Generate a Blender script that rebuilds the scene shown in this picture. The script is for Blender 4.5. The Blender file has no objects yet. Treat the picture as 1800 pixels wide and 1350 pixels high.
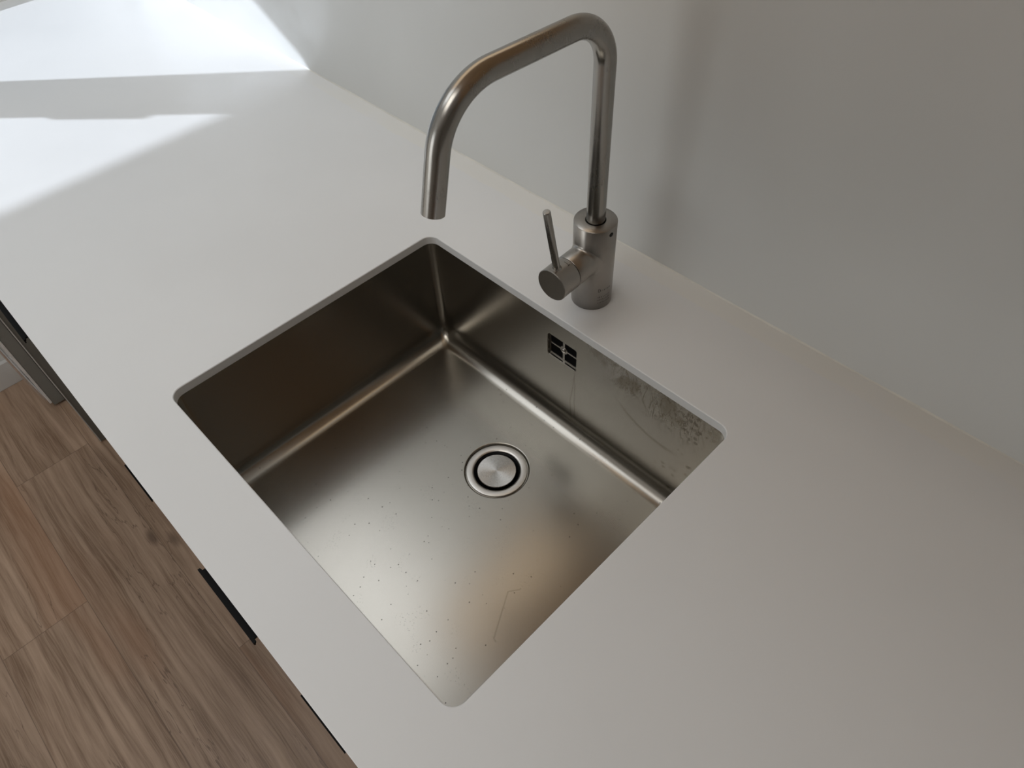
import bpy, bmesh, math, random
from mathutils import Vector, Matrix, Euler
sc = bpy.context.scene
COL = sc.collection
H = 0.9            # height of the worktop surface above the floor

# ------------------------------------------------------------------ camera
cam_d = bpy.data.cameras.new('camera')
cam = bpy.data.objects.new('camera', cam_d)
COL.objects.link(cam)
cam.location = (0.4229, -0.2684, 0.6235 + H)
cam.rotation_euler = (0.7017, 0.0398, 0.7908)
cam_d.sensor_fit = 'HORIZONTAL'
cam_d.sensor_width = 36.0
cam_d.lens = 36.0 * 1254.58 / 1800.0
cam_d.clip_start = 0.01
sc.camera = cam

# ------------------------------------------------------------------ light
SUN_DIR = Vector((1.0, 0.60, -0.508))
world = bpy.data.worlds.new('sky')
sc.world = world
world.use_nodes = True
wn = world.node_tree.nodes
wl = world.node_tree.links
bgn = wn['Background']
wtc = wn.new('ShaderNodeTexCoord')
wsep = wn.new('ShaderNodeSeparateXYZ')
wrmp = wn.new('ShaderNodeValToRGB')
wl.new(wtc.outputs['Generated'], wsep.inputs[0])
wl.new(wsep.outputs['Z'], wrmp.inputs[0])
wl.new(wrmp.outputs[0], bgn.inputs[0])
wrmp.color_ramp.elements[0].position = 0.0
wrmp.color_ramp.elements[0].color = (0.30, 0.29, 0.27, 1)
wrmp.color_ramp.elements[1].position = 0.12
wrmp.color_ramp.elements[1].color = (0.72, 0.83, 1.0, 1)
bgn.inputs[1].default_value = 0.25

sun_d = bpy.data.lights.new('sun', 'SUN')
sun_d.energy = 4.8
sun_d.angle = math.radians(0.53)
sun_d.color = (0.80, 0.88, 1.0)
sun = bpy.data.objects.new('sun', sun_d)
COL.objects.link(sun)
sun.rotation_euler = SUN_DIR.to_track_quat('-Z', 'Y').to_euler()
sun.location = (-4, -1, 4)

def area(name, loc, direction, sx, sy, power, color):
    d = bpy.data.lights.new(name, 'AREA')
    d.shape = 'RECTANGLE'
    d.size, d.size_y = sx, sy
    d.energy = power
    d.color = color
    o = bpy.data.objects.new(name, d)
    COL.objects.link(o)
    o.location = loc
    o.rotation_euler = Vector(direction).to_track_quat('-Z', 'Y').to_euler()
    return o
# daylight entering through the kitchen window and through the balcony door further into the room
area('window_daylight', (-1.93, -0.28, H + 0.46), (1, 0, 0.6), 1.20, 0.80, 0.7, (0.60, 0.82, 1.0))
area('roof_window_daylight', (-0.91, -0.37, H + 1.80), (0, 0, -1), 1.00, 1.43, 9.3, (0.96, 0.985, 1.0))
area('added_roof_light', (0.20, -0.95, H + 1.80), (0, 0, -1), 0.86, 0.76, 7.0, (1.0, 0.95, 0.88))  # overhead light added to brighten the right worktop but not the wall
area('balcony_daylight', (-1.95, -2.1, 1.1), (1, 0, 0.35), 1.3, 2.1, 5.0, (1.0, 0.965, 0.88))
area('front_daylight', (-0.95, -3.45, 1.3), (0, 1, 0.2), 1.7, 1.9, 20.0, (0.97, 0.985, 0.98))

sc.view_settings.view_transform = 'Standard'
sc.view_settings.look = 'None'
sc.view_settings.exposure = -0.04
sc.view_settings.gamma = 1.0
sc.view_settings.use_curve_mapping = False
sc.cycles.use_denoising = True
sc.cycles.max_bounces = 12
sc.cycles.diffuse_bounces = 6
sc.cycles.glossy_bounces = 8
sc.cycles.sample_clamp_indirect = 4.0

# ------------------------------------------------------------------ materials
class NT:
    """small helper for building node materials"""
    def __init__(self, name):
        self.m = bpy.data.materials.new(name)
        self.m.use_nodes = True
        self.t = self.m.node_tree
        self.b = self.t.nodes['Principled BSDF']
    def n(self, kind, **kw):
        nd = self.t.nodes.new(kind)
        for k, v in kw.items():
            setattr(nd, k, v)
        return nd
    def l(self, a, b):
        self.t.links.new(a, b)
    def val(self, x, sock):
        if isinstance(x, (int, float)):
            sock.default_value = x
        elif isinstance(x, (tuple, list)):
            sock.default_value = x
        else:
            self.l(x, sock)
    def math(self, op, a, b=0.0, c=0.0, clamp=False):
        nd = self.n('ShaderNodeMath', operation=op, use_clamp=clamp)
        self.val(a, nd.inputs[0]); self.val(b, nd.inputs[1]); self.val(c, nd.inputs[2])
        return nd.outputs[0]
    def mix(self, f, a, b):
        nd = self.n('ShaderNodeMix', data_type='RGBA')
        self.val(f, nd.inputs[0]); self.val(a, nd.inputs[6]); self.val(b, nd.inputs[7])
        return nd.outputs[2]
    def mapr(self, x, a, b, c=0.0, d=1.0, smooth=True):
        nd = self.n('ShaderNodeMapRange', interpolation_type='SMOOTHSTEP' if smooth else 'LINEAR')
        self.val(x, nd.inputs[0])
        for i, v in enumerate((a, b, c, d)):
            self.val(v, nd.inputs[1 + i])
        return nd.outputs[0]
    def pos(self):
        g = self.n('ShaderNodeNewGeometry')
        s = self.n('ShaderNodeSeparateXYZ')
        self.l(g.outputs['Position'], s.inputs[0])
        return g.outputs['Position'], s.outputs[0], s.outputs[1], s.outputs[2]
    def comb(self, x, y, z):
        c = self.n('ShaderNodeCombineXYZ')
        self.val(x, c.inputs[0]); self.val(y, c.inputs[1]); self.val(z, c.inputs[2])
        return c.outputs[0]
    def noise(self, vec, scale, detail=3.0, rough=0.5, out=0, dist=0.0):
        nd = self.n('ShaderNodeTexNoise')
        if vec is not None: self.l(vec, nd.inputs['Vector'])
        nd.inputs['Scale'].default_value = scale
        nd.inputs['Detail'].default_value = detail
        nd.inputs['Roughness'].default_value = rough
        nd.inputs['Distortion'].default_value = dist
        return nd.outputs[out]
    def bump(self, h, strength=0.1, dist=0.001):
        nd = self.n('ShaderNodeBump')
        nd.inputs['Strength'].default_value = strength
        nd.inputs['Distance'].default_value = dist
        self.l(h, nd.inputs['Height'])
        self.l(nd.outputs[0], self.b.inputs['Normal'])
    def set(self, color=None, rough=None, metal=None, spec=None, aniso=None, coat=None):
        b = self.b
        if color is not None: self.val(color if not (isinstance(color, tuple) and len(color) == 3) else (*color, 1), b.inputs['Base Color'])
        if rough is not None: self.val(rough, b.inputs['Roughness'])
        if metal is not None: self.val(metal, b.inputs['Metallic'])
        if spec is not None: self.val(spec, b.inputs['Specular IOR Level'])
        if aniso is not None: self.val(aniso, b.inputs['Anisotropic'])
        return self.m

def mat_simple(name, col, rough=0.5, metal=0.0, spec=0.5, nscale=40.0, namt=0.06):
    t = NT(name)
    p, x, y, z = t.pos()
    n = t.noise(p, nscale, 4)
    c = t.mix(t.mapr(n, 0.3, 0.7), (*[v * (1 - namt) for v in col], 1), (*[min(1, v * (1 + namt)) for v in col], 1))
    t.set(c, t.mapr(n, 0.2, 0.8, rough * 0.92, rough * 1.08), metal, spec)
    return t.m

M = {}
# white compact worktop, with a faint yellowish band along the wall
def m_worktop():
    t = NT('white_worktop_laminate')
    p, x, y, z = t.pos()
    fine = t.noise(p, 900.0, 2)
    broad = t.noise(p, 3.0, 3)
    c = t.mix(t.mapr(broad, 0.35, 0.65), (0.735, 0.73, 0.72, 1), (0.76, 0.755, 0.745, 1))
    # yellowish band by the wall
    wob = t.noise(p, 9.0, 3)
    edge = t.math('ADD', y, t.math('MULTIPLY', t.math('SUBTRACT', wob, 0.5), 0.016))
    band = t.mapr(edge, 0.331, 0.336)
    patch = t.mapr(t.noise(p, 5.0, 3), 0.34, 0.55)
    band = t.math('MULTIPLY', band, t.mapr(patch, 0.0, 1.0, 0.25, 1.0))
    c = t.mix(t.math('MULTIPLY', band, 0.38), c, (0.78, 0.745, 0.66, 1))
    # small specks of dirt by the joint
    sp = t.n('ShaderNodeTexVoronoi'); t.l(p, sp.inputs['Vector']); sp.inputs['Scale'].default_value = 28.0
    spm = t.math('MULTIPLY', t.mapr(sp.outputs['Distance'], 0.035, 0.06, 1.0, 0.0), t.mapr(t.noise(p, 14.0, 1), 0.60, 0.66))
    spm = t.math('MULTIPLY', spm, t.mapr(y, 0.335, 0.345))
    c = t.mix(t.math('MULTIPLY', spm, 0.5), c, (0.33, 0.31, 0.27, 1))
    t.set(c, t.mapr(t.noise(p, 6.0, 4), 0.3, 0.7, 0.36, 0.44), 0.0, 0.42)
    t.bump(fine, 0.04, 0.0004)
    return t.m
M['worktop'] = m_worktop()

def m_wall():
    t = NT('white_satin_wall_panel')
    p, x, y, z = t.pos()
    n = t.noise(p, 2.2, 3)
    c = t.mix(t.mapr(n, 0.35, 0.65), (0.64, 0.645, 0.63, 1), (0.67, 0.675, 0.66, 1))
    t.set(c, t.mapr(t.noise(p, 7.0, 5, 0.6), 0.3, 0.7, 0.34, 0.46), 0.0, 0.45)
    t.bump(t.noise(p, 260.0, 3), 0.03, 0.0006)
    return t.m
M['panel'] = m_wall()
M['paint_dim'] = mat_simple('dimmed_matt_paint', (0.30, 0.28, 0.25), 0.75, nscale=6, namt=0.02)  # darkened colour stands for the dim right side of the room
M['paint'] = mat_simple('white_matt_paint', (0.66, 0.65, 0.62), 0.75, nscale=6, namt=0.02)
M['ceiling'] = mat_simple('ceiling_paint', (0.74, 0.74, 0.73), 0.85, nscale=6, namt=0.02)

def m_wood():
    t = NT('oak_vinyl_planks')
    p, x, y, z = t.pos()
    PW, PL = 0.19, 1.22
    yr = t.math('DIVIDE', t.math('ADD', y, 0.527 + PW * 40), PW)
    row = t.math('FLOOR', yr)
    fy = t.math('FRACT', yr)
    hs = t.n('ShaderNodeTexWhiteNoise', noise_dimensions='1D'); t.l(row, hs.inputs['W'])
    # row 39 (just beyond the joint at y=-0.527) breaks at x=-0.78
    off = t.math('MULTIPLY', t.math('SUBTRACT', row, 39.0), 0.437)
    xr = t.math('DIVIDE', t.math('ADD', t.math('ADD', x, 0.78 + PL * 20), off), PL)
    idx = t.math('FLOOR', xr)
    fx = t.math('FRACT', xr)
    idn = t.n('ShaderNodeTexWhiteNoise', noise_dimensions='3D')
    t.l(t.comb(row, idx, 3.7), idn.inputs['Vector'])
    rnd = idn.outputs['Value']
    # grain coordinates: stretched along x, shifted per plank
    gx = t.math('ADD', t.math('MULTIPLY', x, 1.0), t.math('MULTIPLY', rnd, 37.0))
    gy = t.math('ADD', y, t.math('MULTIPLY', rnd, 11.0))
    warp = t.noise(t.comb(t.math('MULTIPLY', gx, 2.4), t.math('MULTIPLY', gy, 7.0), 0.0), 1.0, 3)
    gy2 = t.math('ADD', gy, t.math('MULTIPLY', t.math('SUBTRACT', warp, 0.5), 0.030))
    g1 = t.noise(t.comb(t.math('MULTIPLY', gx, 2.2), t.math('MULTIPLY', gy2, 42.0), 0.0), 1.0, 6, 0.62)
    g2 = t.noise(t.comb(t.math('MULTIPLY', gx, 9.0), t.math('MULTIPLY', gy2, 330.0), 0.0), 1.0, 3, 0.6)
    rings = t.n('ShaderNodeTexWave', wave_type='BANDS', bands_direction='Y', wave_profile='SAW')
    t.l(t.comb(t.math('MULTIPLY', gx, 0.6), gy2, 0.0), rings.inputs['Vector'])
    rings.inputs['Scale'].default_value = 17.0
    rings.inputs['Distortion'].default_value = 1.6
    rings.inputs['Detail'].default_value = 3.0
    rings.inputs['Detail Scale'].default_value = 1.6
    base = t.mix(t.mapr(g1, 0.30, 0.70), (0.185, 0.112, 0.068, 1), (0.43, 0.300, 0.212, 1))
    base = t.mix(t.math('MULTIPLY', t.mapr(g2, 0.42, 0.60), 0.36), base, (0.44, 0.315, 0.215, 1))
    base = t.mix(t.math('MULTIPLY', t.mapr(rings.outputs['Fac'], 0.6, 1.0), 0.16), base, (0.17, 0.095, 0.055, 1))
    red = t.noise(t.comb(t.math('MULTIPLY', gx, 1.3), t.math('MULTIPLY', gy, 5.0), 4.0), 1.0, 2)
    base = t.mix(t.math('MULTIPLY', t.mapr(red, 0.50, 0.66), 0.42), base, (0.30, 0.150, 0.078, 1))
    tone = t.mapr(rnd, 0.0, 1.0, 0.86, 1.12, smooth=False)
    vm = t.n('ShaderNodeVectorMath', operation='SCALE'); t.l(base, vm.inputs[0]); t.l(tone, vm.inputs['Scale'])
    base = vm.outputs[0]
    # knots and cracks
    kn = t.n('ShaderNodeTexVoronoi'); kn.inputs['Scale'].default_value = 1.0
    t.l(t.comb(t.math('MULTIPLY', gx, 3.1), t.math('MULTIPLY', gy2, 8.0), 0.0), kn.inputs['Vector'])
    base = t.mix(t.math('MULTIPLY', t.mapr(kn.outputs['Distance'], 0.03, 0.13, 1.0, 0.0), 0.7), base, (0.085, 0.048, 0.03, 1))
    ck = t.noise(t.comb(t.math('MULTIPLY', gx, 3.0), t.math('MULTIPLY', gy2, 26.0), 9.0), 1.0, 4, 0.55)
    ckm = t.mapr(t.math('ABSOLUTE', t.math('SUBTRACT', ck, 0.5)), 0.0, 0.012, 1.0, 0.0)
    ckm = t.math('MULTIPLY', ckm, t.mapr(t.noise(t.comb(t.math('MULTIPLY', gx, 2.0), t.math('MULTIPLY', gy, 9.0), 2.0), 1.0, 1), 0.52, 0.62))
    base = t.mix(t.math('MULTIPLY', ckm, 0.6), base, (0.09, 0.05, 0.03, 1))
    # plank joints
    jy = t.math('MULTIPLY', t.math('MINIMUM', fy, t.math('SUBTRACT', 1.0, fy)), PW)
    jx = t.math('MULTIPLY', t.math('MINIMUM', fx, t.math('SUBTRACT', 1.0, fx)), PL)
    j = t.math('MINIMUM', jx, jy)
    base = t.mix(t.mapr(j, 0.0004, 0.0013, 0.55, 0.0), base, (0.10, 0.06, 0.04, 1))
    t.set(base, t.mapr(g2, 0.3, 0.7, 0.36, 0.50), 0.0, 0.45)
    t.bump(t.math('ADD', g2, t.math('MULTIPLY', t.mapr(j, 0.0, 0.0015), 1.5)), 0.12, 0.0006)
    return t.m
M['wood'] = m_wood()

STEEL = (0.47, 0.43, 0.385)
def steel(name, col=STEEL, rough=0.30, aniso=0.0, brush=None, stain=0.15):
    t = NT(name)
    p, x, y, z = t.pos()
    st = t.noise(p, 22.0, 5, 0.6)
    if brush == 'z':
        v = t.comb(t.math('MULTIPLY', x, 900.0), t.math('MULTIPLY', y, 900.0), t.math('MULTIPLY', z, 9.0))
    elif brush == 'ring':
        v = t.comb(t.math('MULTIPLY', x, 60.0), t.math('MULTIPLY', y, 60.0), t.math('MULTIPLY', z, 1600.0))
    else:
        v = t.comb(t.math('MULTIPLY', x, 40.0), t.math('MULTIPLY', y, 1200.0), t.math('MULTIPLY', z, 1200.0))
    br = t.noise(v, 1.0, 2)
    c = t.mix(t.math('MULTIPLY', t.mapr(st, 0.45, 0.75), stain), (*col, 1), (*[q * 0.45 for q in col], 1))
    t.set(c, t.math('ADD', t.mapr(br, 0.3, 0.7, rough * 0.93, rough * 1.07), t.mapr(st, 0.4, 0.8, 0.0, 0.06)), 1.0)
    t.bump(br, 0.015, 0.0003)
    if aniso: t.b.inputs['Anisotropic'].default_value = aniso
    return t.m
M['steel_tap'] = steel('brushed_steel_spout', (0.37, 0.355, 0.33), 0.24, brush='z', stain=0.18)
M['steel_body'] = steel('brushed_steel_tap_body', (0.38, 0.355, 0.325), 0.30, brush='ring', stain=0.2)
M['steel_polished'] = steel('bright_steel', (0.62, 0.60, 0.57), 0.22, stain=0.05)
M['steel_drain'] = steel('satin_steel_drain', (0.60, 0.575, 0.54), 0.34, stain=0.04)
M['chrome'] = mat_simple('chrome_bow', (0.80, 0.82, 0.85), 0.24, 1.0)
M['black'] = mat_simple('matt_black_metal', (0.004, 0.004, 0.004), 0.6, 0.0, 0.12)
M['rubber'] = mat_simple('black_rubber', (0.004, 0.004, 0.004), 0.45, 0.0, 0.2)
M['dark'] = mat_simple('painted_shade_black', (0.004, 0.004, 0.004), 0.9, 0.0, 0.1)
M['front'] = mat_simple('grey_cabinet_front', (0.20, 0.195, 0.175), 0.5, nscale=15, namt=0.02)
M['front_edge'] = mat_simple('pale_front_edge', (0.72, 0.70, 0.68), 0.4)
M['carcass'] = mat_simple('grey_cabinet_board', (0.30, 0.29, 0.27), 0.6, namt=0.02)
M['engrave'] = mat_simple('dark_engraving', (0.03, 0.026, 0.022), 0.6)
M['sealant'] = mat_simple('pale_silicone', (0.66, 0.64, 0.58), 0.45)
M['oak'] = mat_simple('warm_oak_board', (0.66, 0.43, 0.24), 0.55, nscale=12, namt=0.12)
M['cab_white'] = mat_simple('white_cabinet_board', (0.62, 0.61, 0.59), 0.5, namt=0.01)

def m_stopper():
    t = NT('radially_brushed_steel')
    p, x, y, z = t.pos()
    dx = t.math('SUBTRACT', x, -0.001); dy = t.math('SUBTRACT', y, 0.0745)
    a = t.math('ARCTAN2', dy, dx)
    r = t.math('SQRT', t.math('ADD', t.math('MULTIPLY', dx, dx), t.math('MULTIPLY', dy, dy)))
    n = t.noise(t.comb(t.math('MULTIPLY', r, 2500.0), t.math('MULTIPLY', a, 3.0), 0.0), 1.0, 2)
    t.set((0.50, 0.48, 0.455), t.mapr(n, 0.3, 0.7, 0.24, 0.36), 1.0)
    tg = t.n('ShaderNodeTangent', direction_type='RADIAL', axis='Z')
    t.l(tg.outputs[0], t.b.inputs['Tangent'])
    t.b.inputs['Anisotropic'].default_value = 0.85
    t.bump(n, 0.05, 0.0002)
    return t.m
M['stopper'] = m_stopper()

def m_sink():
    t = NT('worn_satin_steel_sink')
    p, x, y, zw = t.pos()
    z = t.math('SUBTRACT', zw, H)
    col = (0.365, 0.345, 0.308)
    cloud = t.noise(p, 9.0, 5, 0.6)
    micro = t.noise(p, 1500.0, 2)
    c = t.mix(t.math('MULTIPLY', t.mapr(cloud, 0.25, 0.75), 0.08), (*col, 1), (0.38, 0.34, 0.295, 1))
    onfloor = t.mapr(z, -0.196, -0.190, 1.0, 0.0)
    onrear = t.math('MULTIPLY', t.mapr(y, 0.1985, 0.1995), t.mapr(z, -0.19, -0.18))
    # dark specks on the floor of the bowl
    v = t.n('ShaderNodeTexVoronoi', voronoi_dimensions='2D'); t.l(t.comb(x, y, 0.0), v.inputs['Vector'])
    v.inputs['Scale'].default_value = 62.0; v.inputs['Randomness'].default_value = 1.0
    wn_ = t.n('ShaderNodeTexWhiteNoise', noise_dimensions='3D'); t.l(v.outputs['Color'], wn_.inputs['Vector'])
    pick = t.math('LESS_THAN', wn_.outputs['Value'], 0.36)
    size = t.math('ADD', 0.022, t.math('MULTIPLY', wn_.outputs['Value'], 0.10))
    dot = t.math('MULTIPLY', t.math('LESS_THAN', v.outputs['Distance'], size), pick)
    dot = t.math('MULTIPLY', dot, onfloor)
    c = t.mix(t.math('MULTIPLY', dot, 0.75), c, (0.05, 0.045, 0.035, 1))
    v2 = t.n('ShaderNodeTexVoronoi', voronoi_dimensions='2D'); t.l(t.comb(x, y, 1.0), v2.inputs['Vector'])
    v2.inputs['Scale'].default_value = 210.0
    d2 = t.math('MULTIPLY', t.math('LESS_THAN', v2.outputs['Distance'], 0.10), t.mapr(t.noise(p, 30.0, 1), 0.58, 0.62))
    c = t.mix(t.math('MULTIPLY', t.math('MULTIPLY', d2, onfloor), 0.35), c, (0.10, 0.09, 0.07, 1))
    # a bent scratch-like water mark on the floor
    def seg(ax_, ay, bx, by, w, px=None, py=None):
        px = px or x; py = py or y
        dx, dy = bx - ax_, by - ay
        L2 = dx * dx + dy * dy
        h = t.math('DIVIDE', t.math('ADD', t.math('MULTIPLY', t.math('SUBTRACT', px, ax_), dx), t.math('MULTIPLY', t.math('SUBTRACT', py, ay), dy)), L2)
        h = t.math('MINIMUM', t.math('MAXIMUM', h, 0.0), 1.0)
        ex = t.math('SUBTRACT', t.math('SUBTRACT', px, ax_), t.math('MULTIPLY', h, dx))
        ey = t.math('SUBTRACT', t.math('SUBTRACT', py, ay), t.math('MULTIPLY', h, dy))
        d = t.math('SQRT', t.math('ADD', t.math('MULTIPLY', ex, ex), t.math('MULTIPLY', ey, ey)))
        return t.mapr(d, w * 0.4, w, 1.0, 0.0)
    m1 = t.math('MAXIMUM', seg(0.1646, -0.0888, 0.1357, -0.0372, 0.0013), seg(0.1357, -0.0372, 0.1446, -0.0246, 0.0011))
    m1 = t.math('MAXIMUM', m1, seg(0.1646, -0.0888, 0.1690, -0.0900, 0.0012))
    m1 = t.math('MULTIPLY', m1, onfloor)
    c = t.mix(t.math('MULTIPLY', m1, 0.30), c, (0.16, 0.13, 0.095, 1))
    # drip marks below the overflow
    wob = t.math('MULTIPLY', t.math('SUBTRACT', t.noise(t.comb(0.0, 0.0, z), 60.0, 3), 0.5), 0.006)
    xd = t.math('ADD', x, wob)
    dr = t.math('MAXIMUM', seg(0.0250, -0.082, 0.0275, -0.175, 0.0012, xd, z), seg(0.0240, -0.095, 0.0185, -0.150, 0.0012, xd, z))
    dr = t.math('MAXIMUM', dr, seg(0.0185, -0.150, 0.0215, -0.182, 0.0012, xd, z))
    dr = t.math('MULTIPLY', dr, t.mapr(y, 0.190, 0.198))
    c = t.mix(t.math('MULTIPLY', dr, 0.38), c, (0.13, 0.105, 0.075, 1))
    # dried limescale and runs at the upper right of the rear wall
    nr = t.noise(t.comb(t.math('MULTIPLY', x, 130.0), 0.0, t.math('MULTIPLY', z, 38.0)), 1.0, 4, 0.6, dist=0.6)
    lines = t.mapr(t.math('ABSOLUTE', t.math('SUBTRACT', nr, 0.5)), 0.0, 0.035, 1.0, 0.0)
    blotch = t.mapr(t.noise(p, 26.0, 4, 0.6), 0.46, 0.62)
    limx = t.math('MULTIPLY', t.mapr(x, 0.06, 0.11), t.mapr(x, 0.205, 0.235, 1.0, 0.0))
    limz = t.mapr(t.math('ADD', z, t.math('MULTIPLY', t.math('SUBTRACT', t.noise(p, 18.0, 2), 0.5), 0.05)), -0.085, -0.045)
    runs = t.math('MULTIPLY', t.math('MULTIPLY', limx, limz), onrear)
    c = t.mix(t.math('MULTIPLY', t.math('MULTIPLY', runs, lines), 0.70), c, (0.12, 0.09, 0.06, 1))
    top = t.mapr(t.math('ADD', z, t.math('MULTIPLY', t.math('SUBTRACT', t.noise(t.comb(t.math('MULTIPLY', x, 60.0), 0.0, t.math('MULTIPLY', z, 14.0)), 1.0, 3), 0.5), 0.05)), -0.060, -0.025)
    topm = t.math('MULTIPLY', t.math('MULTIPLY', t.math('MULTIPLY', top, t.mapr(x, 0.0, 0.10)), blotch), onrear)
    c = t.mix(t.math('MULTIPLY', topm, 0.55), c, (0.20, 0.165, 0.115, 1))
    # droplets spots near the right end
    v3 = t.n('ShaderNodeTexVoronoi', voronoi_dimensions='2D'); t.l(t.comb(x, z, 0.0), v3.inputs['Vector'])
    v3.inputs['Scale'].default_value = 95.0
    d3 = t.math('MULTIPLY', t.mapr(v3.outputs['Distance'], 0.18, 0.34, 1.0, 0.0), t.mapr(t.noise(p, 38.0, 2), 0.54, 0.60))
    d3 = t.math('MULTIPLY', t.math('MULTIPLY', d3, t.mapr(x, 0.15, 0.19)), onrear)
    c = t.mix(t.math('MULTIPLY', d3, 0.5), c, (0.13, 0.10, 0.07, 1))
    # tide line
    arc = t.math('ADD', z, t.math('MULTIPLY', t.math('POWER', t.math('SUBTRACT', x, 0.17), 2.0), -5.0))
    tide = t.mapr(t.math('ABSOLUTE', t.math('ADD', arc, 0.105)), 0.0008, 0.004, 1.0, 0.0)
    tide = t.math('MULTIPLY', t.math('MULTIPLY', tide, t.math('MULTIPLY', t.mapr(x, 0.08, 0.12), t.mapr(x, 0.17, 0.20, 1.0, 0.0))), onrear)
    c = t.mix(t.math('MULTIPLY', tide, 0.35), c, (0.15, 0.12, 0.08, 1))
    rough = t.math('ADD', t.mapr(cloud, 0.2, 0.8, 0.240, 0.260), t.math('MULTIPLY', topm, 0.12))
    t.set(c, rough, 1.0)
    t.bump(micro, 0.06, 0.0002)
    return t.m
M['sink'] = m_sink()

# ------------------------------------------------------------------ object helpers
def tag(o, label=None, cat=None, group=None, kind=None):
    if label: o['label'] = label
    if cat: o['category'] = cat
    if group: o['group'] = group
    if kind: o['kind'] = kind
    return o

ORG = {}
def empty(name, x, y, z, rz=0.0):
    o = bpy.data.objects.new(name, None)
    COL.objects.link(o)
    o.location = (x, y, z + H)
    o.rotation_euler = (0, 0, rz)
    o.empty_display_size = 0.05
    ORG[o.name] = Matrix.Translation((x, y, z + H)) @ Matrix.Rotation(rz, 4, 'Z')
    return o

def finish(name, bm, mat, parent=None, smooth=True, angle=35, origin=None):
    """vertices are in scene coordinates with z=0 at the worktop; becomes ONE mesh object"""
    me = bpy.data.meshes.new(name)
    bmesh.ops.recalc_face_normals(bm, faces=bm.faces)
    bm.transform(Matrix.Translation((0, 0, H)))
    if parent is not None:
        bm.transform(ORG[parent.name].inverted())
        mw = ORG[parent.name]
    elif origin is not None:
        mw = Matrix.Translation((origin[0], origin[1], origin[2] + H))
        bm.transform(mw.inverted())
    else:
        mw = Matrix.Identity(4)
    bm.to_mesh(me); bm.free()
    if smooth:
        for pgn in me.polygons: pgn.use_smooth = True
        me.set_sharp_from_angle(angle=math.radians(angle))
    o = bpy.data.objects.new(name, me)
    COL.objects.link(o)
    me.materials.append(mat)
    if parent is not None:
        o.parent = parent
        ORG[o.name] = mw
    else:
        o.matrix_world = mw
        ORG[o.name] = mw
    return o

def box(bm, x0, x1, y0, y1, z0, z1, bev=0.0):
    r = bmesh.ops.create_cube(bm, size=1.0)
    vs = r['verts']
    for v in vs:
        v.co = Vector(((x0 + x1) / 2 + v.co.x * (x1 - x0), (y0 + y1) / 2 + v.co.y * (y1 - y0), (z0 + z1) / 2 + v.co.z * (z1 - z0)))
    if bev > 0:
        es = {e for v in vs for e in v.link_edges}
        bmesh.ops.bevel(bm, geom=list(es), offset=bev, segments=2, profile=0.6, affect='EDGES')
    return vs

def rrect(cx, cy, hw, hd, r, n=8):
    """counter-clockwise rounded rectangle"""
    pts = []
    for sx, sy, a0 in ((1, -1, -90), (1, 1, 0), (-1, 1, 90), (-1, -1, 180)):
        for i in range(n + 1):
            a = math.radians(a0 + 90.0 * i / n)
            pts.append((cx + sx * (hw - r) + r * math.cos(a), cy + sy * (hd - r) + r * math.sin(a)))
    return pts

def ring(bm, pts, close=True):
    vs = [bm.verts.new(p) for p in pts]
    return vs

def bridge(bm, a, b):
    n = len(a)
    return [bm.faces.new((a[i], a[(i + 1) % n], b[(i + 1) % n], b[i])) for i in range(n)]

def loop_edges(bm, a):
    out = []
    for i in range(len(a)):
        p, q = a[i], a[(i + 1) % len(a)]
        e = bm.edges.get((p, q)) or bm.edges.new((p, q))
        out.append(e)
    return out

def fill(bm, *loops):
    es = []
    for l in loops: es += loop_edges(bm, l)
    return bmesh.ops.triangle_fill(bm, use_beauty=True, use_dissolve=False, edges=es)

def circle(c, ax_u, ax_v, r, n=64):
    return [tuple(c + ax_u * (r * math.cos(2 * math.pi * i / n)) + ax_v * (r * math.sin(2 * math.pi * i / n))) for i in range(n)]

def lathe(bm, prof, c=(0, 0, 0), axis=Vector((0, 0, 1)), n=96, cap0=True, cap1=True):
    """prof = [(radius, height)] along axis from c"""
    axis = Vector(axis).normalized()
    u = axis.orthogonal().normalized(); v = axis.cross(u)
    c = Vector(c)
    rings = [ring(bm, circle(c + axis * h, u, v, max(r, 1e-5), n)) for r, h in prof]
    for a, b in zip(rings, rings[1:]): bridge(bm, a, b)
    if cap0: bm.faces.new(rings[0])
    if cap1: bm.faces.new(rings[-1])
    return rings

def sweep(bm, path, r, n=40, cap=True):
    """tube along a polyline with parallel-transported frame"""
    path = [Vector(p) for p in path]
    tang = []
    for i in range(len(path)):
        a = path[max(i - 1, 0)]; b = path[min(i + 1, len(path) - 1)]
        tang.append((b - a).normalized())
    u = tang[0].orthogonal().normalized()
    rings = []
    for i, p in enumerate(path):
        t_ = tang[i]
        u = (u - t_ * u.dot(t_)).normalized()
        v = t_.cross(u)
        rr = r[i] if isinstance(r, list) else r
        rings.append(ring(bm, circle(p, u, v, rr, n)))
    for a, b in zip(rings, rings[1:]): bridge(bm, a, b)
    if cap:
        bm.faces.new(rings[0]); bm.faces.new(rings[-1])
    return rings

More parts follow.
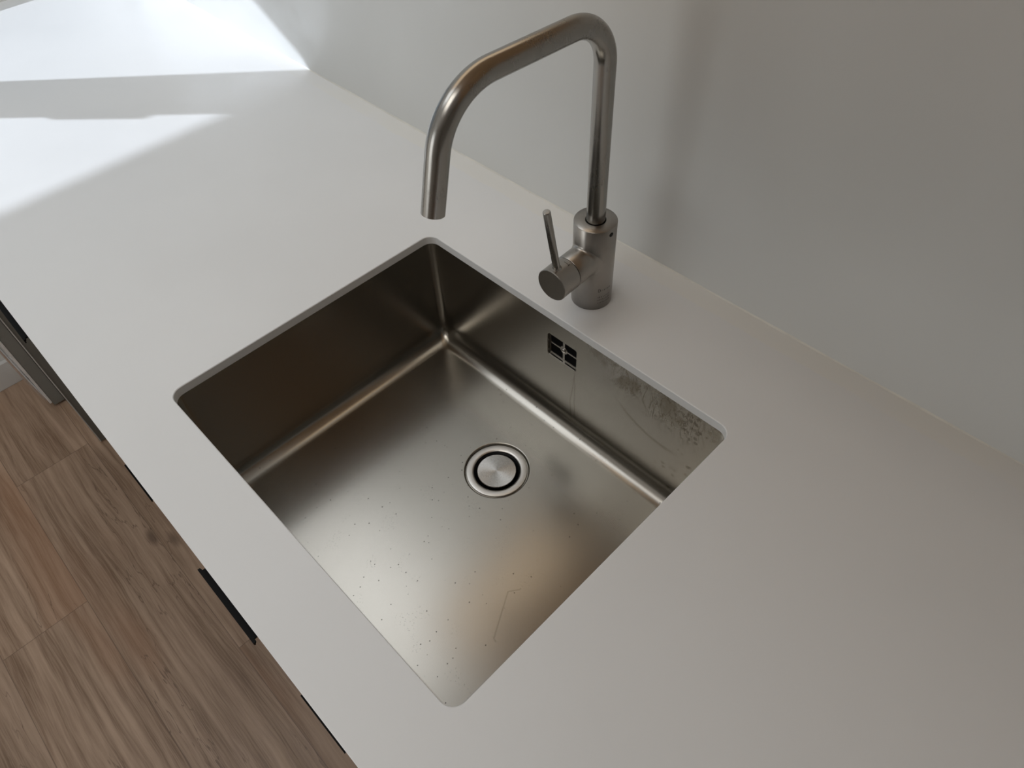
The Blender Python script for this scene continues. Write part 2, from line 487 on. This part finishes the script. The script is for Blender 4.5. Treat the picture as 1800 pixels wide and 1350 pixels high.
# ------------------------------------------------------------------ the setting
XL, XR = -1.60, 3.00          # left and right wall faces
YB, YF = 0.3647, -3.30        # back and front wall faces
ZT = 1.65                     # ceiling above worktop level
bm = bmesh.new(); box(bm, XL - 0.35, XR + 0.2, YF - 0.2, YB + 0.2, -H - 0.08, -H)
tag(finish('floor', bm, M['wood'], smooth=False), kind='structure')
bm = bmesh.new(); box(bm, XL - 0.35, XR + 0.2, YB, YB + 0.2, -H, ZT)
tag(finish('wall_back', bm, M['panel'], smooth=False), kind='structure')
bm = bmesh.new(); box(bm, XR, XR + 0.2, YF, YB, -H, ZT)
tag(finish('wall_right', bm, M['paint_dim'], smooth=False), kind='structure')

def wall_with_holes(bm, x0, x1, y0, y1, z0, z1, holes):
    """slab of constant x with rectangular openings (ya, yb, za, zb)"""
    ys = sorted({y0, y1, *[h[0] for h in holes], *[h[1] for h in holes]})
    zs = sorted({z0, z1, *[h[2] for h in holes], *[h[3] for h in holes]})
    def solid(i, j):
        if i < 0 or j < 0 or i >= len(ys) - 1 or j >= len(zs) - 1: return False
        cy, cz = (ys[i] + ys[i + 1]) / 2, (zs[j] + zs[j + 1]) / 2
        return not any(h[0] < cy < h[1] and h[2] < cz < h[3] for h in holes)
    def q(*pts): bm.faces.new([bm.verts.new(p) for p in pts])
    for i in range(len(ys) - 1):
        for j in range(len(zs) - 1):
            if not solid(i, j): continue
            a, b, c, d = ys[i], ys[i + 1], zs[j], zs[j + 1]
            q((x0, a, c), (x0, b, c), (x0, b, d), (x0, a, d))
            q((x1, a, c), (x1, b, c), (x1, b, d), (x1, a, d))
            if not solid(i - 1, j): q((x0, a, c), (x1, a, c), (x1, a, d), (x0, a, d))
            if not solid(i + 1, j): q((x0, b, c), (x1, b, c), (x1, b, d), (x0, b, d))
            if not solid(i, j - 1): q((x0, a, c), (x1, a, c), (x1, b, c), (x0, b, c))
            if not solid(i, j + 1): q((x0, a, d), (x1, a, d), (x1, b, d), (x0, b, d))
    bmesh.ops.remove_doubles(bm, verts=bm.verts, dist=1e-5)

bm = bmesh.new()     # ceiling with the roof window opening and one added to light the worktop
wall_with_holes(bm, -(ZT + 0.14), -ZT, YF - 0.2, YB + 0.2, XL - 0.35, XR + 0.2, [(-1.10, 0.355, -1.42, -0.40), (-1.35, -0.55, -0.25, 0.65)])
bm.transform(Matrix.Rotation(math.radians(90), 4, 'Y'))
tag(finish('ceiling', bm, M['ceiling'], smooth=False), kind='structure')
WIN = (-0.93, 0.345, 0.025, 0.988)
DOOR = (-2.75, -1.45, -H, 1.25)
bm = bmesh.new()
wall_with_holes(bm, XL - 0.3, XL, YF, YB, -H, ZT, [WIN, DOOR])
tag(finish('wall_left', bm, M['paint'], smooth=False), kind='structure')
bm = bmesh.new()     # front wall: built like the left one, turned a quarter
wall_with_holes(bm, -0.2, 0.0, -XR, -(XL - 0.3), -H, ZT, [(0.10, 1.80, -0.55, 1.35)])
bm.transform(Matrix.Translation((0, YF, 0)) @ Matrix.Rotation(math.radians(90), 4, 'Z'))
tag(finish('wall_front', bm, M['paint'], smooth=False), kind='structure')
bm = bmesh.new(); box(bm, XL - 1.0, XL - 0.3, -3.4, 1.2, 0.508 * 1.83, 0.508 * 1.83 + 0.08)
tag(finish('added_sun_awning', bm, M['paint'], smooth=False), kind='structure')  # unseen awning, added to block the sun beyond the lit patch
bm = bmesh.new(); box(bm, XL, XL + 0.015, YF, -1.45 - 1.30, -H, -H + 0.08, 0.002)
box(bm, XL, XL + 0.015, -1.45, -0.29, -H, -H + 0.08, 0.002)
tag(finish('baseboard_left', bm, M['cab_white'], smooth=False), kind='structure')

# diagonal bar and plate added in the window, shaped to cast the shadow band
XW = -1.75
def back(px, py):
    """the point in the window plane whose sun shadow falls at (px, py) on the worktop"""
    t_ = (px - XW) / SUN_DIR.x
    return Vector((XW, py - SUN_DIR.y * t_, -SUN_DIR.z * t_))
bm = bmesh.new()
def beam(poly, th=0.012):
    a = ring(bm, [tuple(p + Vector((-th / 2, 0, 0))) for p in poly])
    b = ring(bm, [tuple(p + Vector((th / 2, 0, 0))) for p in poly])
    bridge(bm, a, b); bm.faces.new(a); bm.faces.new(b)
A1, A2 = Vector((-1.2045, -0.056, 0)), Vector((-0.785, 0.3661, 0))
B1, B2 = Vector((-1.0688, -0.1036, 0)), Vector((-0.7785, 0.1711, 0))
def ext(p, q, k): return p + (q - p) * k
a_lo, a_hi = ext(A1, A2, -1.25), ext(A1, A2, 3.3)
b_lo, b_hi = ext(B1, B2, -2.25), ext(B1, B2, 4.3)
beam([back(*a_lo.xy), back(*a_hi.xy), back(*b_hi.xy), back(*b_lo.xy)])
beam([back(-1.0068, -0.0468), back(-0.9925, -0.0443), back(-0.8646, 0.0730), back(-0.8721, 0.0917), back(-0.90, 0.12), back(-1.04, 0.0)], 0.01)
tag(finish('added_shadow_bars', bm, M['paint'], smooth=False), kind='structure')

# ------------------------------------------------------------------ worktop
HW, HD, RC, TH = 0.2486, 0.2000, 0.0150, 0.012
YE = -0.2795
WX0, WX1 = XL, 1.60
bm = bmesh.new()
ch = 0.0008
def rect_loop(o, z):
    pts = [(WX0, YE + o), (WX1, YE + o), (WX1, YB), (WX0, YB)]
    return ring(bm, [(a, b, z) for a, b in pts])
def hole_loop(o, z):
    return ring(bm, [(a, b, z) for a, b in rrect(0, 0, HW + o, HD + o, RC + o, 10)])
o0, o1, o2 = rect_loop(ch, 0), rect_loop(0, -ch), rect_loop(0, -TH)
h0, h1, h2 = hole_loop(ch, 0), hole_loop(0, -ch), hole_loop(0, -TH)
fill(bm, o0, h0)
bridge(bm, o0, o1); bridge(bm, o1, o2); bridge(bm, h0, h1); bridge(bm, h1, h2)
fill(bm, o2, h2)
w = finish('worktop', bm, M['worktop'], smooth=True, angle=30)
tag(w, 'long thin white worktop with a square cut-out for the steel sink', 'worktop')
bm = bmesh.new()
N = 60
prev = None
for i in range(N + 1):
    x = WX0 + (WX1 - WX0) * i / N
    s = 0.0016 + 0.0004 * math.sin(i * 1.9)
    cur = [bm.verts.new(v) for v in ((x, YB - s, 0.0), (x, YB - s * 0.45, s * 0.4), (x, YB, s))]
    if prev:
        bm.faces.new((prev[0], cur[0], cur[1], prev[1])); bm.faces.new((prev[1], cur[1], cur[2], prev[2]))
    prev = cur
tag(finish('trim_1', bm, M['sealant']), kind='structure')

# ------------------------------------------------------------------ sink
sink = empty('undermount_sink', 0, 0, -0.2135)
tag(sink, 'square satin stainless steel sink bowl set under the white worktop, with spots and drip marks', 'sink')
DEP, RB = 0.200, 0.024        # depth and radius of the bottom edge
BW, BD, BR = HW + 0.001, HD + 0.001, 0.0130
DX, DY = -0.004 + 0.003, 0.076 - 0.0005   # drain centre
bm = bmesh.new()
loops = []
def bl(inset, z, r):
    return [(a, b, z) for a, b in rrect(0, 0, BW - inset, BD - inset, r, 8)]
prof = [(-0.022, -TH - 0.0003, BR + 0.02), (-0.0012, -TH - 0.0003, BR + 0.001), (-0.0003, -TH - 0.0006, BR), (0.0, -TH - 0.0015, BR), (0.0, -DEP + RB, BR)]
for i in range(1, 9):
    a = math.radians(90.0 * i / 8)
    prof.append((RB * (1 - math.cos(a)), -DEP + RB * (1 - math.sin(a)), max(BR - RB * (1 - math.cos(a)) * 0.30, 0.006)))
for ins, z, r in prof: loops.append(ring(bm, bl(ins, z, r)))
NL = len(loops[0])
# overflow opening in the rear wall: rounded rectangle
OX0, OX1, OZ0, OZ1 = -0.0240, 0.0270, -0.0795, -0.0395
ocx, ocz = (OX0 + OX1) / 2, (OZ0 + OZ1) / 2
ow, oh = (OX1 - OX0) / 2, (OZ1 - OZ0) / 2
def oloop(off, y, r):
    return ring(bm, [(a, y, b) for a, b in rrect(ocx, ocz, ow + off, oh + off, r, 5)])
rear_i = 2 * 9 - 1            # edge between the rear-right and rear-left corner arcs
for k in range(len(loops) - 1):
    a, b = loops[k], loops[k + 1]
    for i in range(NL):
        j = (i + 1) % NL
        if k == 3 and i == rear_i:
            q = [a[i], a[j], b[j], b[i]]
            ol = oloop(0.0, BD, 0.003)
            fill(bm, q, ol)
            l2 = oloop(-0.0008, BD + 0.0008, 0.0028)
            l3 = oloop(-0.0010, BD + 0.0080, 0.0026)
            bridge(bm, ol, l2); bridge(bm, l2, l3)
            bm.faces.new(l3)
            continue
        bm.faces.new((a[i], a[j], b[j], b[i]))
# floor with the round drain recess
def dcirc(r, z, n=72):
    return ring(bm, [(DX + r * math.cos(2 * math.pi * i / n), DY + r * math.sin(2 * math.pi * i / n), z) for i in range(n)])
c0 = dcirc(0.0460, -DEP); fill(bm, loops[-1], c0)
pr = [(0.0450, -DEP - 0.0003), (0.0442, -DEP - 0.0010), (0.0438, -DEP - 0.0022), (0.0432, -DEP - 0.0036), (0.0335, -DEP - 0.0040), (0.0333, -DEP - 0.0125)]
last = c0
for r, z in pr:
    cc = dcirc(r, z); bridge(bm, last, cc); last = cc
bowl = finish('bowl', bm, M['sink'], sink, angle=40)
wnm = bowl.modifiers.new('even_normals', 'WEIGHTED_NORMAL'); wnm.keep_sharp = True; wnm.weight = 100

bm = bmesh.new()
lathe(bm, [(0.0323, -0.0039), (0.0319, -0.0034), (0.0322, -0.0022), (0.0332, -0.0014), (0.0345, -0.0011), (0.0408, -0.0011), (0.0416, -0.0013), (0.0419, -0.0019), (0.0419, -0.0034)],
      (DX, DY, -DEP), n=96, cap0=False, cap1=False)
tag(finish('drain_flange', bm, M['steel_drain'], sink), label='bright polished ring around the drain')
bm = bmesh.new()
lathe(bm, [(0.0328, -0.0120), (0.0328, -0.0046), (0.0317, -0.0040), (0.0290, -0.0056), (0.0272, -0.0090), (0.0255, -0.0120)], (DX, DY, -DEP), n=72)
tag(finish('drain_seal', bm, M['rubber'], sink), label='black rubber ring of the drain')

# overflow cover with four slots
ovp = BD + 0.0042
bm = bmesh.new()
def yl(pts, y): return ring(bm, [(a, y, b) for a, b in pts])
out_f = rrect(ocx, ocz, ow - 0.0013, oh - 0.0013, 0.0022, 5)
bar = 0.0011
slots = []
R0 = 0.0062
for sx in (-1, 1):
    for sz in (-1, 1):
        x_in, x_out = 0.0016, ow - 0.0026
        z_in, z_out = bar, oh - 0.0026
        p = [(x_out, z_in), (x_out, z_out), (x_in, z_out)]
        # the slot is cut away around the central screw boss
        a0 = math.asin(z_in / R0); a1 = math.acos(x_in / R0)
        for i in range(6):
            a = a1 + (a0 - a1) * i / 5
            p.append((R0 * math.cos(a), R0 * math.sin(a)))
        p = [(ocx + sx * u, ocz + sz * v) for u, v in p]
        slots.append(p)
fr = yl(out_f, ovp); bk = yl(out_f, ovp + 0.0010)
sf = [yl(s, ovp) for s in slots]; sb = [yl(s, ovp + 0.0010) for s in slots]
fill(bm, fr, *sf); fill(bm, bk, *sb); bridge(bm, fr, bk)
for a, b in zip(sf, sb): bridge(bm, a, b)
cover = finish('overflow_cover', bm, M['steel_body'], sink, angle=30)
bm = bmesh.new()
box(bm, ocx - ow + 0.0015, ocx + ow - 0.0015, ovp + 0.0011, ovp + 0.0016, ocz - oh + 0.0015, ocz + oh - 0.0015)  # black sheet stands for the shade inside the overflow
tag(finish('overflow_shade_sheet', bm, M['dark'], sink, smooth=False), label='black sheet painted as the shade behind the slotted cover')
bm = bmesh.new()
lathe(bm, [(0.0036, 0.0), (0.0036, 0.0014), (0.0032, 0.0021), (0.0018, 0.0026), (0.0017, 0.0018), (0.0001, 0.0018)], (ocx, ovp + 0.0002, ocz), (0, -1, 0), n=36)
finish('screw', bm, M['steel_polished'], cover)

# stopper: rests loose in the drain
bm = bmesh.new()
SX, SY = -0.0005, 0.0745
lathe(bm, [(0.0100, -0.0125), (0.0150, -0.0110), (0.0262, -0.0038), (0.0268, -0.0028), (0.0268, -0.0013), (0.0262, -0.0008), (0.0200, -0.0007), (0.0100, -0.00065), (0.0002, -0.0006)],
      (SX, SY, -DEP), n=96)
s = finish('drain_stopper', bm, M['stopper'], origin=(SX, SY, -DEP - 0.0125), angle=30)
tag(s, 'round brushed steel stopper disc sitting in the drain of the sink', 'stopper')

# ------------------------------------------------------------------ mixer tap
TX, TY = 0.0, 0.2563
tap = empty('mixer_tap', TX, TY, 0)
tag(tap, 'tall brushed steel single-lever kitchen tap with a square-arched spout, standing behind the sink', 'tap')
RBODY, HB = 0.0253, 0.119
AN = 0.0437
kd = Vector((math.sin(AN), -math.cos(AN), 0))         # direction of the side cartridge
ku = Vector((math.cos(AN), math.sin(AN), 0))
KZ, KR, FR = 0.0715, 0.0200, 0.0040
bm = bmesh.new()
lathe(bm, [(0.0246, 0.0), (0.0253, 0.0007), (0.0253, HB - 0.0008), (0.0246, HB), (0.0122, HB), (0.0120, HB - 0.004), (0.0002, HB - 0.004)], (TX, TY, 0), n=128, cap0=True, cap1=True)
# side branch flowing out of the body with a small fillet
NB = 96
def bodydepth(u_): return math.sqrt(max(RBODY ** 2 - min(abs(u_), RBODY * 0.999) ** 2, 0))
rings = []
for k in range(9):
    a = math.radians(90 * k / 8)
    rho = KR + FR * (1 - math.sin(a)); adv = FR * (1 - math.cos(a))
    pts = []
    for i in range(NB):
        ph = 2 * math.pi * i / NB
        u_ = rho * math.cos(ph); v_ = rho * math.sin(ph)
        d0 = bodydepth(u_)
        # advance measured from the surface, softened on the flanks
        pts.append(tuple(Vector((TX, TY, KZ)) + ku * u_ + Vector((0, 0, v_)) + kd * (d0 - 0.0002 + adv)))
    rings.append(ring(bm, pts))
for a, b in zip(rings, rings[1:]): bridge(bm, a, b)
endn = [ring(bm, [tuple(Vector((TX, TY, KZ)) + ku * (r * math.cos(2 * math.pi * i / NB)) + Vector((0, 0, r * math.sin(2 * math.pi * i / NB))) + kd * L) for i in range(NB)]) for r, L in ((KR, 0.0478), (KR - 0.0004, 0.0483), (KR - 0.003, 0.0483))]
bridge(bm, rings[-1], endn[0]); bridge(bm, endn[0], endn[1]); bridge(bm, endn[1], endn[2]); bm.faces.new(endn[2])
body = finish('tap_body', bm, M['steel_body'], tap, angle=50)
# dark gap and knob
bm = bmesh.new()
lathe(bm, [(KR - 0.0012, 0.0480), (KR - 0.0012, 0.0495)], Vector((TX, TY, KZ)), kd, n=72)
tag(finish('gap_ring', bm, M['rubber'], tap), label='black joint ring between knob and tap body')
bm = bmesh.new()
lathe(bm, [(KR - 0.003, 0.0492), (KR - 0.0004, 0.0492), (KR + 0.0002, 0.0497), (KR + 0.0002, 0.0768), (KR - 0.0005, 0.0775), (KR - 0.0012, 0.0775), (0.0002, 0.0772)], Vector((TX, TY, KZ)), kd, n=96)
# collar at the lever root
LB = Vector((TX, TY, 0)) + kd * 0.0682 + Vector((0, 0, KZ + KR))
LT = Vector((TX, TY, 0)) + kd * 0.0854 + Vector((0, 0, 0.1779))
ld = (LT - LB).normalized()
knob = finish('knob', bm, M['steel_body'], tap, angle=40)
bm = bmesh.new()
lathe(bm, [(0.0058, -0.004), (0.0056, -0.0002), (0.0046, 0.0010), (0.00425, 0.0024), (0.00425, (LT - LB).length - 0.0010), (0.0036, (LT - LB).length - 0.0001), (0.0002, (LT - LB).length)], LB, ld, n=40)
finish('lever', bm, M['steel_tap'], tap, angle=45)
# temperature ticks engraved on top of the knob
bm = bmesh.new()
def knob_patch(phi0, phi1, s0, s1, r=KR + 0.00028):
    n = 6
    prev = None
    for i in range(n + 1):
        ph = phi0 + (phi1 - phi0) * i / n
        pr_ = Vector((TX, TY, KZ)) + ku * (r * math.sin(ph)) + Vector((0, 0, r * math.cos(ph)))
        cur = (bm.verts.new(pr_ + kd * s0), bm.verts.new(pr_ + kd * s1))
        if prev: bm.faces.new((prev[0], cur[0], cur[1], prev[1]))
        prev = cur
knob_patch(-0.02, 0.36, 0.0545, 0.0552)
knob_patch(0.32, 0.36, 0.0530, 0.0568)
knob_patch(-0.62, -0.42, 0.0545, 0.0552)
tag(finish('temperature_mark', bm, M['engrave'], knob), label='dark engraved tick marks')
# faint engraved lettering low on the body (too worn to read)
bm = bmesh.new()
def body_patch(th0, th1, z0, z1, r=RBODY + 0.00006):
    prev = None
    for i in range(5):
        th = th0 + (th1 - th0) * i / 4
        c_, s_ = math.cos(th), math.sin(th)
        cur = (bm.verts.new((TX + r * c_, TY + r * s_, z0)), bm.verts.new((TX + r * c_, TY + r * s_, z1)))
        if prev: bm.faces.new((prev[0], cur[0], cur[1], prev[1]))
        prev = cur
rng = random.Random(4)
th = math.radians(-32)
# the first row: a capital D, then short strokes
body_patch(th, th + 0.025, 0.0290, 0.0335)
body_patch(th, th + 0.09, 0.0330, 0.0336); body_patch(th, th + 0.09, 0.0289, 0.0295)
body_patch(th + 0.09, th + 0.12, 0.0297, 0.0328)
for row, z0 in enumerate((0.0298, 0.0195, 0.0150, 0.0105)):
    th = math.radians(-32) + (0.18 if row == 0 else 0.0)
    while th < math.radians(8):
        wd = rng.uniform(0.03, 0.07)
        hh = rng.uniform(0.0012, 0.0022) * (1.3 if row == 0 else 1)
        body_patch(th, th + wd * 0.45, z0, z0 + hh)
        if rng.random() < 0.5: body_patch(th, th + wd, z0 + hh * 0.8, z0 + hh)
        th += wd + rng.uniform(0.02, 0.05)
tag(finish('engraved_lettering', bm, M['engrave'], body), label='small worn engraved lettering')
# small black screw hole near the top of the body
bm = bmesh.new()
th = math.radians(-4)
nrm = Vector((math.cos(th), math.sin(th), 0))
lathe(bm, [(0.0028, -0.003), (0.0028, 0.00035), (0.0024, 0.0005), (0.0002, 0.0004)], Vector((TX, TY, 0.1115)) + nrm * (RBODY - 0.0001), nrm, n=32)
tag(finish('grub_screw_cap', bm, M['rubber'], body), label='small black cap')
# collar gap where the spout enters
bm = bmesh.new()
lathe(bm, [(0.0119, HB - 0.0035), (0.0119, HB - 0.0008), (0.0100, HB - 0.0008)], (TX, TY, 0), n=64, cap1=True)
tag(finish('spout_gasket', bm, M['rubber'], tap), label='thin black ring around the foot of the spout')
# spout
sa = -0.0361
sd = Vector((math.sin(sa), -math.cos(sa), 0))
ZT_, RE, DRR, ZTIP = 0.3458, 0.1925, 0.0257, 0.2432 - 0.001
P0 = Vector((TX, TY, HB - 0.003)); PA = Vector((TX, TY, ZT_)); PB = PA + sd * RE; PT = Vector((TX, TY, ZTIP)) + sd * (RE + DRR)
def fillet_path(pts, radii, seg=22):
    out = [pts[0]]
    for k in range(1, len(pts) - 1):
        p, a, b = pts[k], pts[k - 1], pts[k + 1]
        d1 = (a - p).normalized(); d2 = (b - p).normalized()
        ang = d1.angle(d2)
        r = radii[k - 1]
        tl = r / math.tan(ang / 2)
        cen = p + (d1 + d2).normalized() * (r / math.sin(ang / 2))
        s_, e_ = p + d1 * tl, p + d2 * tl
        v1, v2 = s_ - cen, e_ - cen
        tot = v1.angle(v2)
        for i in range(seg + 1):
            f_ = i / seg
            out.append(cen + (v1 * math.sin((1 - f_) * tot) + v2 * math.sin(f_ * tot)) / math.sin(tot))
    out.append(pts[-1])
    return out
path = fillet_path([P0, PA, PB, PT], [0.046, 0.066])
# add intermediate points along the straight parts so that shading stays clean
dense = []
for a, b in zip(path, path[1:]):
    n = max(1, int((b - a).length / 0.02))
    for i in range(n): dense.append(a.lerp(b, i / n))
dense.append(path[-1])
RS = 0.0110
bm = bmesh.new()
rg = sweep(bm, dense, RS, n=48, cap=False)
bm.faces.new(rg[0])
td = (dense[-1] - dense[-2]).normalized()
u_ = td.orthogonal().normalized(); v_ = td.cross(u_)
last = rg[-1]
# open rim with a short inside wall
cen = dense[-1]
def inner(r, back_):
    out = []
    for v in rg[-1]:
        d_ = (v.co - cen).normalized()
        out.append(bm.verts.new(cen + d_ * r - td * back_))
    return out
i1 = inner(RS - 0.0010, 0.0); i2 = inner(RS - 0.0013, 0.010)
bridge(bm, last, i1); bridge(bm, i1, i2); bm.faces.new(i2)
finish('spout', bm, M['steel_tap'], tap, angle=40)

# ------------------------------------------------------------------ cabinets below the worktop
def handle_bm(bm, xc, z, y_in, y_out, w=0.104):
    """slim black edge pull: a folded strip with square ears at both ends"""
    x0, x1 = xc - w / 2, xc + w / 2
    e = 0.004
    pts = [(x0, y_out), (x1, y_out), (x1, y_out + 0.0022), (x1 - e * 0.35, y_out + 0.0032), (x1 - e, y_out + 0.0034), (x1 - e, y_in), (x0 + e, y_in), (x0 + e, y_out + 0.0034), (x0 + e * 0.35, y_out + 0.0032), (x0, y_out + 0.0022)]
    a = ring(bm, [(p, q, z) for p, q in pts]); b = ring(bm, [(p, q, z - 0.0025) for p, q in pts])
    bm.faces.new(a); bm.faces.new(b); bridge(bm, a, b)
    # turned-down lip
    box(bm, x0 + 0.001, x1 - 0.001, y_out + 0.0001, y_out + 0.0016, z - 0.006, z - 0.0005)

def cabinet(name, label, x0, x1, fy, rows, handle_z, y_out, skew=0.0, xc=None, group='grey base cabinets under the worktop'):
    c = empty(name, (x0 + x1) / 2, 0.03, -H)
    tag(c, label, 'cabinet', group)
    t_ = 0.016
    bm = bmesh.new()
    yb = YB - 0.06
    box(bm, x0 + 0.0008, x0 + t_, fy + 0.022, yb, -0.80, -0.0135)
    box(bm, x1 - t_, x1 - 0.0008, fy + 0.022, yb, -0.80, -0.0135)
    box(bm, x0 + t_, x1 - t_, fy + 0.022, yb, -0.80, -0.784)
    box(bm, x0 + t_, x1 - t_, yb - 0.008, yb, -0.784, -0.0135)
    finish('carcass', bm, M['carcass'], c, smooth=False)
    bm = bmesh.new(); box(bm, x0 + 0.001, x1 - 0.001, fy + 0.07, fy + 0.085, -H, -0.80)
    finish('plinth', bm, M['front'], c, smooth=False)
    for (z0, z1), hz in zip(rows, handle_z):
        bm = bmesh.new()
        box(bm, x0 + 0.0015, x1 - 0.0015, fy, fy + 0.019, z0, z1, 0.0008)
        if skew and z1 > -0.1:
            piv = Vector((x1, fy + 0.003, 0))
            bm.transform(Matrix.Translation(piv) @ Matrix.Rotation(skew, 4, 'Z') @ Matrix.Translation(-piv))
        d = finish('drawer', bm, M['front'], c, angle=30)
        if skew and z1 > -0.1:
            bm = bmesh.new()
            box(bm, x0 + 0.0015, x1 - 0.0015, fy - 0.0009, fy - 0.0001, z0, z1 + 0.0006)
            bm.transform(Matrix.Translation(piv) @ Matrix.Rotation(skew, 4, 'Z') @ Matrix.Translation(-piv))
            tag(finish('edge_band', bm, M['front_edge'], d, smooth=False), label='thin pale edge strip')
        bm = bmesh.new()
        handle_bm(bm, (xc if xc is not None else (x0 + x1) / 2), hz, (y_out if hz > -0.1 else y_out - 0.0030) + 0.009, y_out if hz > -0.1 else y_out - 0.0030)
        tag(finish('handle', bm, M['black'], d, angle=30), label='black edge pull')
    return c

rows2 = [(-0.405, -0.020), (-0.795, -0.409)]
cabinet('sink_cabinet', 'grey two-drawer base cabinet under the sink, its black edge pull showing beside the worktop edge', -0.2915, 0.3085, -0.2770, rows2, [-0.0165, -0.4060], -0.2862, xc=0.0170)
cabinet('drawer_cabinet', 'grey two-drawer base cabinet left of the sink cabinet, black edge pull at the left border', -0.8330, -0.2930, -0.2770, rows2, [-0.0145, -0.4060], -0.2868, xc=-0.539)
cabinet('base_cabinet', 'grey base cabinet between the left drawer cabinet and the narrow pull-out unit', -1.1880, -0.8345, -0.2770, rows2, [-0.0165, -0.4060], -0.2800)
cabinet('base_cabinet', 'grey base cabinet right of the sink cabinet, below the near end of the worktop', 0.3100, 0.9100, -0.2770, rows2, [-0.0165, -0.4060], -0.2800)

def slab(bm, x0, x1, y0, y1, z0, z1): return box(bm, x0, x1, y0, y1, z0, z1)
# narrow unit standing 3 cm proud of the others, with a pale front edge
c = empty('pull_out_cabinet', -1.30, 0.03, -H)
tag(c, 'narrow dark grey pull-out unit with a pale front edge, standing proud beyond the drawer cabinets', 'cabinet')
bm = bmesh.new(); box(bm, -1.4050, -1.1915, -0.3080, YB - 0.06, -0.893, -0.0135)
finish('carcass', bm, M['front'], c, smooth=False)
bm = bmesh.new(); box(bm, -1.4050, -1.1900, -0.3105, -0.3081, -0.893, -0.0140)
f = finish('front_panel', bm, M['front_edge'], c, smooth=False)
tag(f, label='pale front panel seen edge-on')
bm = bmesh.new(); box(bm, -1.40, -1.20, -0.25, -0.23, -H, -0.893)
finish('plinth', bm, M['front'], c, smooth=False)

r = empty('refrigerator', -1.50, 0.03, -H)
tag(r, 'dark grey built-under refrigerator with a curved chrome bar handle in front of the window wall', 'refrigerator')
bm = bmesh.new(); box(bm, -1.5840, -1.4100, -0.3170, YB - 0.06, -0.893, -0.0135)
finish('body', bm, M['front'], r, smooth=False)
bm = bmesh.new(); box(bm, -1.5840, -1.4100, -0.3465, -0.3175, -0.893, -0.0200, 0.002)
d = finish('door', bm, M['front'], r, smooth=False)
bm = bmesh.new(); box(bm, -1.5840, -1.4090, -0.3530, -0.3467, -0.880, -0.0200, 0.001)
tag(finish('door_edge', bm, M['front_edge'], d, smooth=False), label='pale front sheet of the door')
bm = bmesh.new()
pts = []
for i in range(41):
    f_ = i / 40
    pts.append((-1.4150, -0.3520 - 0.0100 * math.sin(math.pi * f_) ** 0.45, -0.866 + 0.60 * f_))
sweep(bm, pts, 0.0050, n=20)
tag(finish('handle', bm, M['chrome'], d), label='curved chrome bar handle')
bm = bmesh.new(); box(bm, -1.58, -1.42, -0.25, -0.23, -H, -0.893)
finish('plinth', bm, M['front'], r, smooth=False)

# ------------------------------------------------------------------ wall cabinet above the right part of the worktop
wc = empty('wall_cabinet', 0.60, 0.18, 0.55)
tag(wc, 'wall cabinet with a warm wooden underside, mounted above the worktop right of the tap', 'cabinet')
WCX0, WCX1 = -0.21, 1.60
bm = bmesh.new(); box(bm, WCX0, WCX1, 0.020, YB, 0.552, 1.35)
finish('carcass', bm, M['cab_white'], wc, smooth=False)
bm = bmesh.new(); box(bm, WCX0, WCX1, 0.0, YB, 0.540, 0.5515)
tag(finish('bottom_panel', bm, M['oak'], wc, smooth=False), label='warm wooden underside')
for k in range(3):
    xa = WCX0 + k * (WCX1 - WCX0) / 3 + 0.0015
    bm = bmesh.new(); box(bm, xa, xa + (WCX1 - WCX0) / 3 - 0.003, 0.0, 0.019, 0.5525, 1.349, 0.0008)
    finish('door', bm, M['cab_white'], wc, smooth=False)

# glowing panel added under the wall cabinet for the sink's warm glow
la = empty('added_glow_panel', -0.125, 0.17, 0.530)
tag(la, 'added flat warm-glowing panel under the left end of the wall cabinet', 'lamp')
bm = bmesh.new()
lx0, lx1, ly0, ly1 = -0.185, -0.065, 0.006, 0.345
a = ring(bm, [(p, q, 0.5395) for p, q in rrect((lx0 + lx1) / 2, (ly0 + ly1) / 2, (lx1 - lx0) / 2, (ly1 - ly0) / 2, 0.012, 6)])
b = ring(bm, [(p, q, 0.5310) for p, q in rrect((lx0 + lx1) / 2, (ly0 + ly1) / 2, (lx1 - lx0) / 2, (ly1 - ly0) / 2, 0.012, 6)])
c_ = ring(bm, [(p, q, 0.5310) for p, q in rrect((lx0 + lx1) / 2, (ly0 + ly1) / 2, (lx1 - lx0) / 2 - 0.006, (ly1 - ly0) / 2 - 0.006, 0.008, 6)])
bm.faces.new(a); bridge(bm, a, b); bridge(bm, b, c_)
finish('glow_panel_frame', bm, M['steel_polished'], la, angle=30)
em = NT('added_warm_glow')
em.set((0.8, 0.7, 0.55), 0.6)
em.b.inputs['Emission Color'].default_value = (1.0, 0.76, 0.52, 1)
em.b.inputs['Emission Strength'].default_value = 1.0
bm = bmesh.new()
a = ring(bm, [(p, q, 0.5312) for p, q in rrect((lx0 + lx1) / 2, (ly0 + ly1) / 2, (lx1 - lx0) / 2 - 0.0062, (ly1 - ly0) / 2 - 0.0062, 0.008, 6)])
b = ring(bm, [(p, q, 0.5340) for p, q in rrect((lx0 + lx1) / 2, (ly0 + ly1) / 2, (lx1 - lx0) / 2 - 0.0062, (ly1 - ly0) / 2 - 0.0062, 0.008, 6)])
bm.faces.new(a); bm.faces.new(b); bridge(bm, a, b)
tag(finish('diffuser', bm, em.m, la, smooth=False), label='added warm glowing diffuser')
